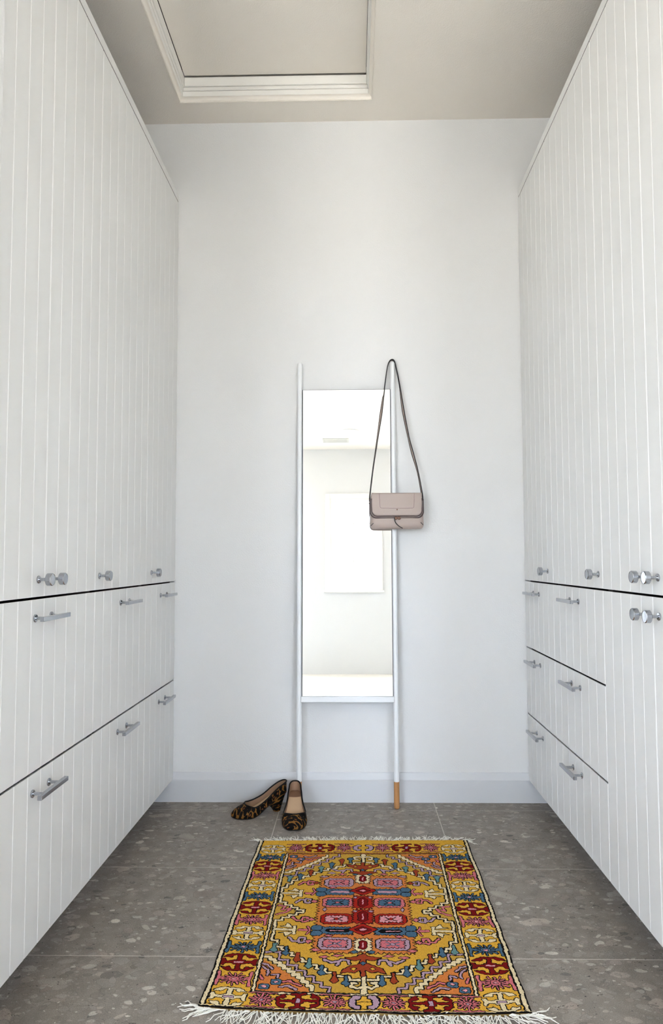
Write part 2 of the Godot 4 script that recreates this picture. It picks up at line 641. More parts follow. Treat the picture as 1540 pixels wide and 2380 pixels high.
func rug_texture() -> ImageTexture:
	var w := int(RUG.x * PX)
	var h := int(RUG.y * PX)
	cloth = Image.create(w, h, false, Image.FORMAT_RGB8)
	cloth.fill(MUSTARD)
	# selvedges and the frame round the field
	for x in [0.0, 1.0]:
		var f: Callable = func(v: float) -> float: return absf(RUG.x * x - v)
		rug_line([Vector2(f.call(1.5), 0), Vector2(f.call(1.5), 860)], 4, INK)
		rug_line([Vector2(f.call(7.5), 0), Vector2(f.call(7.5), 860)], 8, CREAM)
		rug_line([Vector2(f.call(13), 0), Vector2(f.call(13), 860)], 4, INK)
	rug_line([Vector2(0, 857), Vector2(685, 857)], 6, INK)
	rug_line([Vector2(0, 853), Vector2(685, 853)], 2.4, CREAM)
	rug_line([Vector2(10, 849), Vector2(675, 849)], 2.0, INK)
	rug_poly(box2(342.5, 454, 237, 348), FIELD)
	rug_line([Vector2(104, 103), Vector2(581, 103), Vector2(581, 803), Vector2(104, 803)], 11.5, INK, true)
	rug_line([Vector2(104, 103), Vector2(104, 803), Vector2(581, 803), Vector2(581, 103)], 5.0, CREAM)
	rug_line([Vector2(104, 103), Vector2(581, 103)], 4.0, ORANGE)
	# border
	for k in 13:
		for side in [55.0, 630.0]:
			var at := Vector2(side, 68 + k * 62.8)
			match k % 4:
				0: rug_flower(at, 39, 31, false, CREAM, LILAC)
				1: rug_star(at, 40, 27, true, BLUE, ROSE)
				2: rug_flower(at, 42, 33, false, RED, ROSE)
				3: rug_star(at, 40, 28, true, PINK, ROSE)
	for y in [60.0, 827.0]:
		var kinds := [0, 1, 0, 2, 0, 1, 0]
		for k in 7:
			var at := Vector2([127, 204, 281, 342.5, 404, 481, 558][k], y)
			match kinds[k]:
				0: rug_star(at, 32, 30 if y < 100.0 else 24, false, PINK, LILAC)
				1: rug_flower(at, 46, 31 if y < 100.0 else 25, true, RED, LILAC)
				2:
					for sx in [-1, 1]:
						rug_group([[at + Vector2(8 * sx, -20), at + Vector2(20 * sx, -22), at + Vector2(31 * sx, -10), at + Vector2(31 * sx, 10), at + Vector2(20 * sx, 22), at + Vector2(8 * sx, 20), at + Vector2(8 * sx, 12), at + Vector2(18 * sx, 9), at + Vector2(18 * sx, -9), at + Vector2(8 * sx, -12)]], LILAC)
					rug_line([at + Vector2(-18, 0), at + Vector2(18, 0)], 2.4, INK)
	# the four corners of the field
	for mx in [false, true]:
		for my in [false, true]:
			rug_poly(mirrored([Vector2(110, 684), Vector2(146, 708), Vector2(190, 748), Vector2(228, 797), Vector2(110, 797)], mx, my), ORANGE)
			rug_cord(mirrored(stepped([Vector2(112, 652), Vector2(146, 682), Vector2(190, 722), Vector2(232, 764), Vector2(268, 796)], 16.0), mx, my), 4.6, LILAC)
			rug_cord(mirrored(stepped([Vector2(113, 672), Vector2(150, 704), Vector2(196, 748), Vector2(230, 792)], 9.0), mx, my), 8.5, CREAM, 2.4)
			for p in [[Vector2(114, 712), Vector2(128, 724), Vector2(128, 742)], [Vector2(138, 740), Vector2(152, 736), Vector2(152, 750)], [Vector2(160, 782), Vector2(178, 776), Vector2(196, 790)], [Vector2(113, 745), Vector2(118, 758)], [Vector2(166, 764), Vector2(178, 758), Vector2(190, 768), Vector2(206, 776)], [Vector2(112, 700), Vector2(124, 704), Vector2(136, 718)]]:
				rug_cord(mirrored(p, mx, my), 5.0, LILAC if p.size() == 3 else PINK, 2.6)
			for c in [Vector2(126, 783), Vector2(150, 765)]:
				rug_group([chipped(mirrored([c], mx, my)[0], 11, 9, 3)], BLUE, 2.0)
				rug_group([lozenge(mirrored([c], mx, my)[0], 6, 5)], ROSE, 1.4)
	# the medallion with its cream outline
	var left := [Vector2(342.5, 752), Vector2(277, 728), Vector2(214, 688), Vector2(148, 630), Vector2(119, 574), Vector2(117, 508), Vector2(150, 480), Vector2(184, 454), Vector2(150, 430), Vector2(117, 400), Vector2(115, 332), Vector2(138, 286), Vector2(214, 222), Vector2(285, 184), Vector2(342.5, 152)]
	var outline := stepped(left, 11.0)
	var right := mirrored(outline, true, false)
	right.reverse()
	rug_poly(outline + right, MUSTARD.lerp(FIELD, 0.35))
	for p in [outline, right]:
		rug_line(p, 12.6, INK)
	for p in [outline, right]:
		rug_line(p, 6.2, CREAM)
	# finials above and below
	for y in [false, true]:
		for p in 2:
			for sx in [-1, 1]:
				rug_line(mirrored([Vector2(342.5, 776), Vector2(342.5 + 16 * sx, 782), Vector2(342.5 + 29 * sx, 774), Vector2(342.5 + 26 * sx, 762), Vector2(342.5 + 17 * sx, 763)], false, y), 7.0 if p else 12.6, CREAM if p else INK)
			rug_line(mirrored([Vector2(342.5, 738), Vector2(342.5, 790)], false, y), 9.0 if p else 14.6, CREAM if p else INK)
			rug_line(mirrored([Vector2(342.5, 788), Vector2(342.5, 796)], false, y), 14.0 if p else 18.6, CREAM if p else INK)
	# pendants hanging outside the outline
	var colors := [TEAL, BLUE, RUST, TEAL, BLUE, RUST, BLUE]
	for k in 7:
		var at := Vector2([129, 159, 188, 217, 247, 277, 303][k], [640, 652, 678, 701, 727, 752, 762][k])
		for mx in [false, true]:
			for my in [false, true]:
				rug_group([mirrored([at + Vector2(-3, -26), at + Vector2(3, -26), at + Vector2(4, -6), at + Vector2(9, 4), at + Vector2(0, 13), at + Vector2(-9, 4), at + Vector2(-4, -6)], mx, my)], colors[k], 2.2)
	# cream brackets at the sides
	for y in [364.0, 553.0]:
		for mx in [false, true]:
			var polys := [box2(143, y, 26, 4), box2(169, y, 4, 19)]
			for sy in [-1, 1]:
				polys.append([Vector2(132, y + 15 * sy), Vector2(145, y + 15 * sy), Vector2(150, y + 30 * sy), Vector2(158, y + 22 * sy), Vector2(164, y + 12 * sy), Vector2(158, y + 10 * sy)])
			var m := []
			for p in polys:
				m.append(mirrored(p, mx, false))
			rug_group(m, CREAM, 2.2)
			rug_group([mirrored(box2(192, y, 12, 4.5), mx, false)], PINK, 1.8)
	# stepped pink pieces between the brackets
	for mx in [false, true]:
		rug_cord(mirrored([Vector2(116, 432), Vector2(134, 436), Vector2(128, 454), Vector2(150, 448), Vector2(140, 466), Vector2(116, 478)], mx, false), 6.0, PINK, 2.0)
	# hooks
	for k in 8:
		var c := Vector2(184, [305, 408, 500, 596][k % 4])
		var mx := k >= 4
		var s := -1.0 if (k % 4) >= 2 else 1.0
		var hook := [c + Vector2(-24, 8 * s), c + Vector2(-12, -8 * s), c + Vector2(0, -8 * s), c + Vector2(2, 8 * s), c + Vector2(14, 8 * s), c + Vector2(16, -10 * s), c + Vector2(2, -14 * s)]
		rug_cord(mirrored(hook, mx, false), 6.2, [PINK, LILAC, PINK, LILAC, LILAC, PINK, LILAC, PINK][k], 2.8)
	for c in [Vector2(281, 686), Vector2(281, 222)]:
		for mx in [false, true]:
			rug_cord(mirrored([c + Vector2(-30, -8), c + Vector2(-12, 4), c + Vector2(4, -2), c + Vector2(0, 14), c + Vector2(10, -8), c + Vector2(26, -6), c + Vector2(28, 8)], mx, false), 6.2, LILAC, 2.8)
	# the orange heart of the medallion with its boxes
	rug_group([ring(Vector2(222, 258), Vector2(463, 650), 13.0, 4.5)], ORANGE, 2.2)
	for row in [[299, 0], [355, 1], [414, 2], [499, 3], [555, 1], [612, 4]]:
		for mx in [false, true]:
			var c := Vector2(RUG.x - 273 if mx else 273.0, row[0])
			var o := -1.0 if mx else 1.0
			if row[1] == 1:
				rug_group([ring(c - Vector2(42, 15), c + Vector2(42, 15), 9.0, 2.0)], BLUE, 2.2)
				for sy in [-1, 1]:
					rug_group([chipped(c + Vector2(-48 * o, 13 * sy), 13, 11, 5)], BLUE, 2.0)
				rug_group([chipped(c + Vector2(4 * o, 0), 28, 6, 5)], LILAC if row[0] < 400 else INK, 1.8)
				rug_line([c + Vector2(-14, 0), c + Vector2(20, 0)], 3.0, ROSE)
				rug_cord([c + Vector2(-72 * o, -18), c + Vector2(-64 * o, 0), c + Vector2(-72 * o, 18)], 4.5, PINK, 2.0)
			else:
				var rim: Color = [LILAC, BLUE, PINK, SCARLET, LILAC][row[1]]
				var inner: Color = [PINK, BLUE, BLUE, ROSE, PINK][row[1]]
				rug_group([chipped(c, 40, 25, 10)], rim, 2.4)
				rug_group([ring(c - Vector2(28, 15), c + Vector2(28, 15), 9.0, 2.4)], inner, 2.0)
				for d in [Vector2(1, 0.55), Vector2(1, -0.55)]:
					rug_line([c - d * 15, c + d * 15], 3.4, INK if row[1] != 4 else BLUE)
				rug_group([lozenge(c, 6, 5)], LILAC if row[1] == 0 else rim, 1.4)
	# the central column
	var mid := RUG.x / 2.0 - 2.0
	for y in [276.0, 616.0]:
		rug_group([ring(Vector2(mid - 19, y - 26), Vector2(mid + 19, y + 26), 9.0, 3.4)], CREAM, 2.2)
		rug_group([chipped(Vector2(mid, y), 9, 19, 6)], RED, 2.0)
		rug_line([Vector2(mid, y - 9), Vector2(mid, y + 9)], 4.0, ROSE)
		for sx in [-1, 1]:
			rug_group([lozenge(Vector2(mid + 20 * sx, y + (30 if y > 400 else -30)), 9, 7)], BLUE, 1.8)
	for y in [412.0, 486.0]:
		rug_group([ring(Vector2(mid - 25, y - 32), Vector2(mid + 25, y + 32), 10.0, 3.4)], SCARLET, 2.2)
		rug_group([chipped(Vector2(mid, y), 12, 24, 8)], RED, 2.2)
		rug_line([Vector2(mid, y - 12), Vector2(mid, y + 12)], 4.4, ROSE)
		for sx in [-1, 1]:
			rug_group([lozenge(Vector2(mid + 20 * sx, y - 26), 6, 5)], LILAC, 1.6)
	for y in [347.0, 548.0]:
		rug_group([lozenge(Vector2(mid, y), 36, 26)], SCARLET, 2.6)
		rug_group([lozenge(Vector2(mid, y), 20, 13)], RED, 2.0)
		rug_group([lozenge(Vector2(mid, y), 10, 6)], ROSE, 1.6)
	# rust trees at both ends of it
	for my in [false, true]:
		var tree := [Vector2(mid - 5, 738), Vector2(mid - 5, 716), Vector2(mid - 20, 726), Vector2(mid - 34, 722), Vector2(mid - 50, 730), Vector2(mid - 44, 714), Vector2(mid - 26, 702), Vector2(mid - 8, 692), Vector2(mid - 5, 676), Vector2(mid - 24, 680), Vector2(mid - 42, 670), Vector2(mid - 18, 666), Vector2(mid, 654), Vector2(mid + 18, 666), Vector2(mid + 42, 670), Vector2(mid + 24, 680), Vector2(mid + 5, 676), Vector2(mid + 8, 692), Vector2(mid + 26, 702), Vector2(mid + 44, 714), Vector2(mid + 50, 730), Vector2(mid + 34, 722), Vector2(mid + 20, 726), Vector2(mid + 5, 716), Vector2(mid + 5, 738)]
		rug_group([mirrored(tree, false, my)], RUST, 2.4)
		for sx in [-1, 1]:
			rug_group([lozenge(mirrored([Vector2(mid + 22 * sx, 712)], false, my)[0], 6, 5)], MUSTARD, 1.8)
			rug_group([lozenge(mirrored([Vector2(mid + 60 * sx, 662)], false, my)[0], 13, 5)], PINK, 2.2)
		rug_group([lozenge(mirrored([Vector2(mid, 690)], false, my)[0], 7, 6)], BLUE, 2.0)
	# small scattered lozenges
	for y in [302, 408, 502, 604]:
		for x in [209.0, 476.0]:
			rug_group([lozenge(Vector2(x, y), 9, 8)], PINK if y != 302 else RUST, 2.2)
	for y in [330, 452, 578]:
		for x in [240.0, 445.0]:
			rug_group([lozenge(Vector2(x, y), 5, 10) if y == 452 else lozenge(Vector2(x - 16 * signf(x - 342), y), 10, 5)], LILAC if y == 452 else PINK, 2.0)
	for p in [Vector2(228, 640), Vector2(250, 668), Vector2(228, 262), Vector2(250, 240)]:
		for mx in [false, true]:
			rug_group([lozenge(mirrored([p], mx, false)[0], 12, 6)], PINK if p.y > 400 else LILAC, 2.0)
	# hand-worked: every line wavers, and rows of chain stitch run through the wool
	var waver := FastNoiseLite.new()
	waver.seed = 2
	waver.frequency = 0.035
	waver.fractal_octaves = 2
	var wool := FastNoiseLite.new()
	wool.seed = 8
	wool.frequency = 0.012
	var src := cloth.get_data()
	var dst := src.duplicate()
	for y in h:
		for x in w:
			var dx := int(waver.get_noise_2d(x, y) * 6.0)
			var dy := int(waver.get_noise_2d(x + 900, y) * 6.0)
			var from := (clampi(y + dy, 0, h - 1) * w + clampi(x + dx, 0, w - 1)) * 3
			var rows := sin(wool.get_noise_2d(x * 1.4, y) * 66.0)
			var k := 1.0 + 0.07 * rows + 0.05 * sin((x + y * 0.5) * 1.7) - (0.34 if rows < -0.86 else 0.0)
			var i := (y * w + x) * 3
			for c in 3:
				dst[i + c] = mini(int(src[from + c] * k), 255)
	return ImageTexture.create_from_image(Image.create_from_data(w, h, false, Image.FORMAT_RGB8, dst))


func build_rug() -> void:
	var c := [Vector3(-0.3165, 0, -2.307), Vector3(0.3710, 0, -2.318), Vector3(-0.3265, 0, -1.4672), Vector3(0.3608, 0, -1.4545)]
	var rug := thing("rug", "small mustard yellow embroidered rug with white fringes lying on the grey stone floor", "rug", Vector3(0.02, 0, -1.888))
	var n := FastNoiseLite.new()
	n.seed = 14
	n.frequency = 5.0
	var nu := 44
	var nv := 56
	var at := func(u: float, v: float, top: bool) -> Vector3:
		var p: Vector3 = (c[0] as Vector3).lerp(c[1], u).lerp((c[2] as Vector3).lerp(c[3], u), v)
		var edge := 1.0 - 4.0 * minf(minf(u, 1 - u), 0.25)
		p.x += n.get_noise_2d(v * 1.5, u * 0.3 + 4.0) * 0.004 * edge
		p.z += n.get_noise_2d(u * 1.5, v * 0.3 + 9.0) * 0.0016 + 0.011 * v * v * v * (1.0 - pow(absf(2.0 * u - 1.0), 3.0))
		p.y = (0.0052 + n.get_noise_2d(p.x * 1.5, p.z * 1.5) * 0.0012) if top else 0.0004
		return p - rug.position
	var rows := []
	var uvs := []
	for i in nv + 1:
		var row := PackedVector3Array()
		var uv := PackedVector2Array()
		for j in nu + 1:
			row.append(at.call(float(j) / nu, float(i) / nv, true))
			uv.append(Vector2(float(j) / nu, float(i) / nv))
		rows.append(row)
		uvs.append(uv)
	var s := begin()
	grid(s, rows, uvs, Vector3.UP)
	part("woven_field", s, M.rug, rug)
	s = begin()
	for e in 4:
		var steps := nu if e < 2 else nv
		var a := PackedVector3Array()
		var b := PackedVector3Array()
		for k in steps + 1:
			var t := float(k) / steps
			var q := Vector2(t, e) if e < 2 else Vector2(e - 2, t)
			a.append(at.call(q.x, q.y, true))
			b.append(at.call(q.x, q.y, false))
		grid(s, [a, b], [], [Vector3.FORWARD, Vector3.BACK, Vector3.LEFT, Vector3.RIGHT][e])
	part("edge_binding", s, M.rug_back, rug)
	for e in 2:
		s = begin()
		for k in 92:
			var u := (k + rng.randf_range(0.1, 0.9)) / 92.0
			var root: Vector3 = at.call(clampf(u, 0.003, 0.997), float(e), false) + Vector3(0, 0.002, 0)
			var way := -1.0 if e == 0 else 1.0
			var lean := rng.randfn(0.0, 0.35) + (u - 0.5) * 0.9 + (-0.8 if u < 0.06 else 0.0) + (0.8 if u > 0.96 else 0.0)
			for t in 3:
				var length := rng.randf_range(0.024, 0.044) if e == 0 else rng.randf_range(0.034, 0.058)
				var spread := lean + rng.randfn(0.0, 0.3)
				var bend := rng.randfn(0.0, 0.35)
				var path := []
				var p := root + Vector3(rng.randf_range(-0.0015, 0.0015), 0, 0)
				for q in 6:
					var a := spread + bend * q / 5.0
					path.append(p)
					p += Vector3(sin(a), 0, cos(a) * way) * length / 5.0
					p.y = 0.0016 + absf(sin(q * 0.9 + t * 2.0)) * (0.004 if e == 0 else 0.006) * rng.randf()
				tube(s, path, 0.0012, 5, 0.6)
		var f := part("fringe", s, M.fringe, rug)
		f.set_meta("kind", "stuff")


# ---------------------------------------------------------------- the setting
func build_floor() -> void:
	var floor_ := structure("floor", "grey brown pebbled stone tile floor of the closet", "")
	var s := begin()
	box(s, Vector3(-1.45, -0.15, BACK - 0.12), Vector3(1.42, -0.0005, -1.18))
	part("grout_bed", s, M.grout, floor_)
	var rows := [[BACK - 0.1, -2.600, [-1.45, -0.864, -0.281, 0.3025, 0.882, 1.42]], [-2.600, -2.120, [-1.45, -0.864, -0.281, 0.3025, 0.882, 1.42]], [-2.120, -1.6545, [-1.45, -1.15, 0.02, 1.19, 1.42]], [-1.6545, -1.18, [-1.45, -1.14, 0.03, 1.2, 1.42]]]
	for row in rows:
		for k in range(row[2].size() - 1):
			var lo := Vector3(row[2][k] + 0.0012, -0.012, row[0] + 0.0012)
			var hi := Vector3(row[2][k + 1] - 0.0012, 0.0, row[1] - 0.0012)
			var shift := Vector2(rng.randf(), rng.randf())
			var turn := 1.0 if rng.randf() < 0.5 else -1.0
			s = begin()
			var b := 0.0008
			var a := [Vector3(lo.x + b, 0, lo.z + b), Vector3(hi.x - b, 0, lo.z + b), Vector3(hi.x - b, 0, hi.z - b), Vector3(lo.x + b, 0, hi.z - b)]
			var d := [Vector3(lo.x, -b, lo.z), Vector3(hi.x, -b, lo.z), Vector3(hi.x, -b, hi.z), Vector3(lo.x, -b, hi.z)]
			var faces := [[a[0], a[1], a[2], a[3]]]
			for j in 4:
				faces.append([d[j], d[(j + 1) % 4], a[(j + 1) % 4], a[j]])
				faces.append([d[j], d[(j + 1) % 4], d[(j + 1) % 4] + Vector3(0, -0.011, 0), d[j] + Vector3(0, -0.011, 0)])
			s.set_smooth_group(-1)
			for f in faces:
				var n: Vector3 = (f[1] - f[0]).cross(f[2] - f[0])
				var mid: Vector3 = (f[0] + f[2]) / 2.0 - (lo + hi) / 2.0
				var order := [0, 2, 1, 0, 3, 2] if n.dot(mid) > 0 else [0, 1, 2, 0, 2, 3]
				for q in order:
					s.set_uv(Vector2(f[q].x, f[q].z) * turn / 1.45 + shift)
					s.add_vertex(f[q])
			part("tile", s, M.stone, floor_)
	var other := structure("floor", "pale cream carpet of the bedroom in front of the closet", "")
	s = begin()
	box(s, Vector3(ROOM_L - 0.12, -0.15, -1.18), Vector3(ROOM_R + 0.12, 0.0, FRONT + 0.12))
	part("carpet", s, M.carpet, other)


# boxes that fill lo..hi except for openings [a0, a1, y0, y1] along AXIS
func wall_with_openings(s: SurfaceTool, lo: Vector3, hi: Vector3, axis: int, holes: Array) -> void:
	var from := lo[axis]
	for h in holes:
		for r in [[from, h[0], lo.y, hi.y], [h[0], h[1], lo.y, h[2]], [h[0], h[1], h[3], hi.y]]:
			var a := lo
			var b := hi
			a[axis] = r[0]
			b[axis] = r[1]
			a.y = r[2]
			b.y = r[3]
			box(s, a, b)
		from = h[1]
	var c := lo
	c[axis] = from
	box(s, c, hi)


const FRONT_WINDOWS := [[-2.5, -1.2, 0.6, 2.3], [-0.285, 0.29, 0.985, 2.105], [1.25, 2.2, 0.6, 2.3]]  # outer openings are added to light the closet; the middle one is reflected
const ADDED_SIDE_WINDOW := [0.75, 1.4, 0.9, 2.15]  # unseen opening, added and sized to brighten the bedroom wall


func build_walls() -> void:
	var t := 0.12
	var w := structure("wall_back", "plain white textured wall at the end of the closet")
	var s := begin()
	box(s, Vector3(-1.45, -0.15, BACK - t), Vector3(1.42, CEIL + 0.4, BACK))
	part("plaster", s, M.wall, w)
	w = structure("wall_left", "white wall behind the left run of cabinets")
	s = begin()
	box(s, Vector3(-1.45, -0.15, BACK), Vector3(-1.325, CEIL + 0.4, OPENING))
	part("plaster", s, M.wall, w)
	w = structure("wall_right", "white wall behind the right run of cabinets")
	s = begin()
	box(s, Vector3(1.285, -0.15, BACK), Vector3(1.42, CEIL + 0.4, OPENING))
	part("plaster", s, M.wall, w)
	w = structure("wall_entry", "textured white wall ends that frame the closet opening")
	s = begin()
	box(s, Vector3(ROOM_L - t, -0.15, OPENING), Vector3(-0.6602, CEIL + 0.2, OPENING + t), 0.004)
	part("plaster", s, M.wall, w)
	s = begin()
	box(s, Vector3(0.652, -0.15, OPENING), Vector3(ROOM_R + t, CEIL + 0.2, OPENING + t), 0.004)
	part("plaster", s, M.wall, w)
	w = structure("wall_front", "bright white bedroom wall with sash windows, seen in the mirror")
	s = begin()
	wall_with_openings(s, Vector3(ROOM_L - t, -0.15, FRONT), Vector3(ROOM_R + t, CEIL + 0.2, FRONT + t), 0, FRONT_WINDOWS)
	part("plaster", s, M.wall, w)
	w = structure("wall_bedroom_left", "white bedroom side wall on the left, outside the picture")
	s = begin()
	wall_with_openings(s, Vector3(ROOM_L - t, -0.15, OPENING), Vector3(ROOM_L, CEIL + 0.2, FRONT + t), 2, [ADDED_SIDE_WINDOW])
	part("plaster", s, M.wall, w)
	w = structure("wall_bedroom_right", "white bedroom side wall on the right, outside the picture")
	s = begin()
	box(s, Vector3(ROOM_R, -0.15, OPENING), Vector3(ROOM_R + t, CEIL + 0.2, FRONT + t))
	part("plaster", s, M.wall, w)
	# baseboard with a bevelled top
	w = structure("baseboard_back", "low pale grey baseboard along the end wall")
	s = begin()
	var p := [Vector2(0, 0), Vector2(0.012, 0), Vector2(0.012, 0.0845), Vector2(0.0105, 0.0865), Vector2(0.004, 0.109), Vector2(0.002, 0.1115), Vector2(0, 0.1115)]
	for k in range(p.size() - 1):
		var a := Vector3(-1.32, p[k].y, BACK + p[k].x)
		var b := Vector3(-1.32, p[k + 1].y, BACK + p[k + 1].x)
		var along_ := Vector3(2.6, 0, 0)
		var d: Vector2 = p[k + 1] - p[k]
		quad(s, a, b, b + along_, a + along_, Vector3(0, -d.x, d.y) if k > 0 else Vector3.DOWN)
	part("board", s, M.baseboard, w)
	for e in [[FACE_L, -1.0, "left"], [FACE_R, 1.0, "right"]]:
		w = structure("baseboard_" + e[2], "recessed toe kick board under the %s cabinets" % e[2])
		s = begin()
		var x: float = e[0] + e[1] * 0.085
		box(s, Vector3(minf(x, x + e[1] * 0.016), 0, BACK + 0.012), Vector3(maxf(x, x + e[1] * 0.016), BASE, OPENING - 0.003))
		part("board", s, M.cabinet, w)
		w = structure("trim_" + ("1" if e[1] < 0 else "2"), "narrow white filler strip on top of the %s cabinets" % e[2])
		s = begin()
		x = e[0] + e[1] * 0.001
		box(s, Vector3(minf(x, x + e[1] * 0.019), TOP + 0.0075, BACK + 0.001), Vector3(maxf(x, x + e[1] * 0.019), TOP + 0.036, OPENING - 0.001), 0.0012)
		part("board", s, M.cabinet, w)


const HOLE := [-0.668, 0.0785, -2.558, -1.42]   # x0 x1 z0 z1 of the attic opening


func build_ceiling() -> void:
	var c := structure("ceiling", "white textured closet and bedroom ceiling")
	var s := begin()
	var x0: float = HOLE[0]
	var x1: float = HOLE[1]
	var z0: float = HOLE[2]
	var z1: float = HOLE[3]
	var h := CEIL + 0.13
	box(s, Vector3(-1.45, CEIL, BACK - 0.12), Vector3(x0, h, OPENING))
	box(s, Vector3(x1, CEIL, BACK - 0.12), Vector3(1.42, h, OPENING))
	box(s, Vector3(x0, CEIL, BACK - 0.12), Vector3(x1, h, z0))
	box(s, Vector3(x0, CEIL, z1), Vector3(x1, h, OPENING))
	box(s, Vector3(ROOM_L - 0.12, CEIL, OPENING), Vector3(ROOM_R + 0.12, h, FRONT + 0.12))
	part("plaster", s, M.ceiling, c)
	# rounded plaster edge of the opening: it swells a little below and inside
	var ring_ := func(inset: float, y: float) -> PackedVector3Array:
		var r := PackedVector3Array()
		for q in [[0, 0], [1, 0], [1, 1], [0, 1], [0, 0]]:
			r.append(Vector3(lerpf(x0 + inset, x1 - inset, q[0]), CEIL + y, lerpf(z0 + inset, z1 - inset, q[1])))
		return r
	var nose := structure("trim_3", "rounded white plaster edge round the attic hatch opening")
	s = begin()
	var prof := []
	for k in 7:
		var a := PI / 2 * k / 6
		prof.append([0.014 * (1.0 - cos(a)) - 0.002, 0.016 * sin(a) - 0.002])
	for k in 6:
		for side in 4:
			var a: PackedVector3Array = ring_.call(prof[k][0], prof[k][1])
			var b: PackedVector3Array = ring_.call(prof[k + 1][0], prof[k + 1][1])
			var out: Vector3 = [Vector3.BACK, Vector3.LEFT, Vector3.FORWARD, Vector3.RIGHT][side] + Vector3.DOWN
			quad(s, a[side], a[side + 1], b[side + 1], b[side], out, side + 1)
	part("plaster_edge", s, M.ceiling, nose)
	# wooden lining: two stepped boards
	var lining := structure("trim_4", "stepped white wooden lining inside the attic hatch opening")
	for e in [[0.0125, 0.014, 0.036], [0.016, 0.036, 0.050], [0.021, 0.050, 0.086]]:
		for side in 4:
			s = begin()
			var lo := Vector3(x0, CEIL + e[1], z0)
			var hi := Vector3(x1, CEIL + e[2] - 0.0008, z1)
			match side:
				0: hi.z = z0 + e[0]
				1: lo.z = z1 - e[0]
				2: hi.x = x0 + e[0]
				3: lo.x = x1 - e[0]
			if side < 2:
				lo.x += e[0]
				hi.x -= e[0]
			box(s, lo, hi, 0.0016)
			part("moulding", s, M.trim, lining)
	var hatch := thing("attic_hatch", "plain off-white attic hatch panel lying in the moulded ceiling opening", "hatch", Vector3((x0 + x1) / 2, CEIL + 0.0885, (z0 + z1) / 2))
	s = begin()
	var hx := (x1 - x0) / 2 - 0.0222
	var hz := (z1 - z0) / 2 - 0.025
	box(s, Vector3(-hx, 0, -hz), Vector3(hx, 0.02, hz))
	part("panel", s, M.ceiling, hatch)
	s = begin()
	box(s, Vector3(-hx, 0.02, -hz), Vector3(hx, 0.035, hz))
	part("backing", s, M.carcass, hatch)
	var attic := structure("ceiling", "added dark lid that keeps sky light out of the hatch gap, hidden behind its panel")
	s = begin()
	box(s, Vector3(x0 - 0.05, h, z0 - 0.05), Vector3(x1 + 0.05, h + 0.02, z1 + 0.05))  # unseen lid, added over the hole to block sky light
	part("board", s, M.carcass, attic)


func window(called: String, label: String, width: float, low: float, high: float, at: Vector3, turn: float, columns: int) -> void:
	# built facing +z into the room, the wall's face at z = 0
	var w := structure(called, label)
	w.position = at
	w.rotation.y = turn
	var hx := width / 2
	var s := begin()
	for side in [-1, 1]:
		box(s, Vector3(minf(hx * side, (hx + 0.06) * side), low - 0.02, 0.001), Vector3(maxf(hx * side, (hx + 0.06) * side), high + 0.06, 0.018), 0.003)
		box(s, Vector3(minf(hx * side, (hx - 0.02) * side), low, -0.12), Vector3(maxf(hx * side, (hx - 0.02) * side), high, 0.0))
	box(s, Vector3(-hx, high, 0.001), Vector3(hx, high + 0.06, 0.018), 0.003)
	box(s, Vector3(-hx + 0.02, high - 0.02, -0.12), Vector3(hx - 0.02, high, 0.0))
	part("casing", s, M.trim, w)
	s = begin()
	box(s, Vector3(-hx - 0.075, low - 0.025, -0.1), Vector3(hx + 0.075, low, 0.04), 0.004)
	part("sill", s, M.trim, w)
	var mid := (low + high) / 2
	for k in 2:
		var y0 := low if k == 0 else mid - 0.018
		var y1 := mid + 0.018 if k == 0 else high - 0.02
		var z := -0.05 if k == 0 else -0.085
		s = begin()
		var i := hx - 0.02
		for side in [-1, 1]:
			box(s, Vector3(minf(i * side, (i - 0.035) * side), y0, z - 0.03), Vector3(maxf(i * side, (i - 0.035) * side), y1, z), 0.003)
		box(s, Vector3(-i + 0.035, y0, z - 0.03), Vector3(i - 0.035, y0 + 0.036, z), 0.003)
		box(s, Vector3(-i + 0.035, y1 - 0.036, z - 0.03), Vector3(i - 0.035, y1, z), 0.003)
		var sash := part("sash", s, M.trim, w)
		var inner := i - 0.035
		for c in range(1, columns):
			var x := lerpf(-inner, inner, float(c) / columns)
			s = begin()
			box(s, Vector3(x - 0.008, y0 + 0.036, z - 0.024), Vector3(x + 0.008, y1 - 0.036, z - 0.006), 0.003)
			part("muntin", s, M.trim, sash)
		if k == 1:
			s = begin()
			box(s, Vector3(-inner, (y0 + y1) / 2 - 0.008, z - 0.0235), Vector3(inner, (y0 + y1) / 2 + 0.008, z - 0.0065), 0.003)
			part("muntin", s, M.trim, sash)
		s = begin()
		quad(s, Vector3(-inner, y0 + 0.036, z - 0.015), Vector3(inner, y0 + 0.036, z - 0.015), Vector3(inner, y1 - 0.036, z - 0.015), Vector3(-inner, y1 - 0.036, z - 0.015), Vector3.BACK)
		part("pane", s, M.glass, sash)


func build_windows() -> void:
	var labels := ["wide white sash window beside the reflected one, added unseen for frontal light", "white sash window with muntins, reflected in the leaning mirror", "narrow tall white sash window on the other side of it, added unseen to light the closet"]
	for k in 3:
		var e: Array = FRONT_WINDOWS[k]
		window("window_%d" % (k + 1), labels[k], e[1] - e[0], e[2], e[3], Vector3((e[0] + e[1]) / 2, 0, FRONT), PI, 3 if k == 0 else 2)
	var f: Array = ADDED_SIDE_WINDOW
	window("window_4", "white sash window in the bedroom's side wall, added unseen to brighten the room", f[1] - f[0], f[2], f[3], Vector3(ROOM_L, 0, (f[0] + f[1]) / 2), PI / 2, 2)


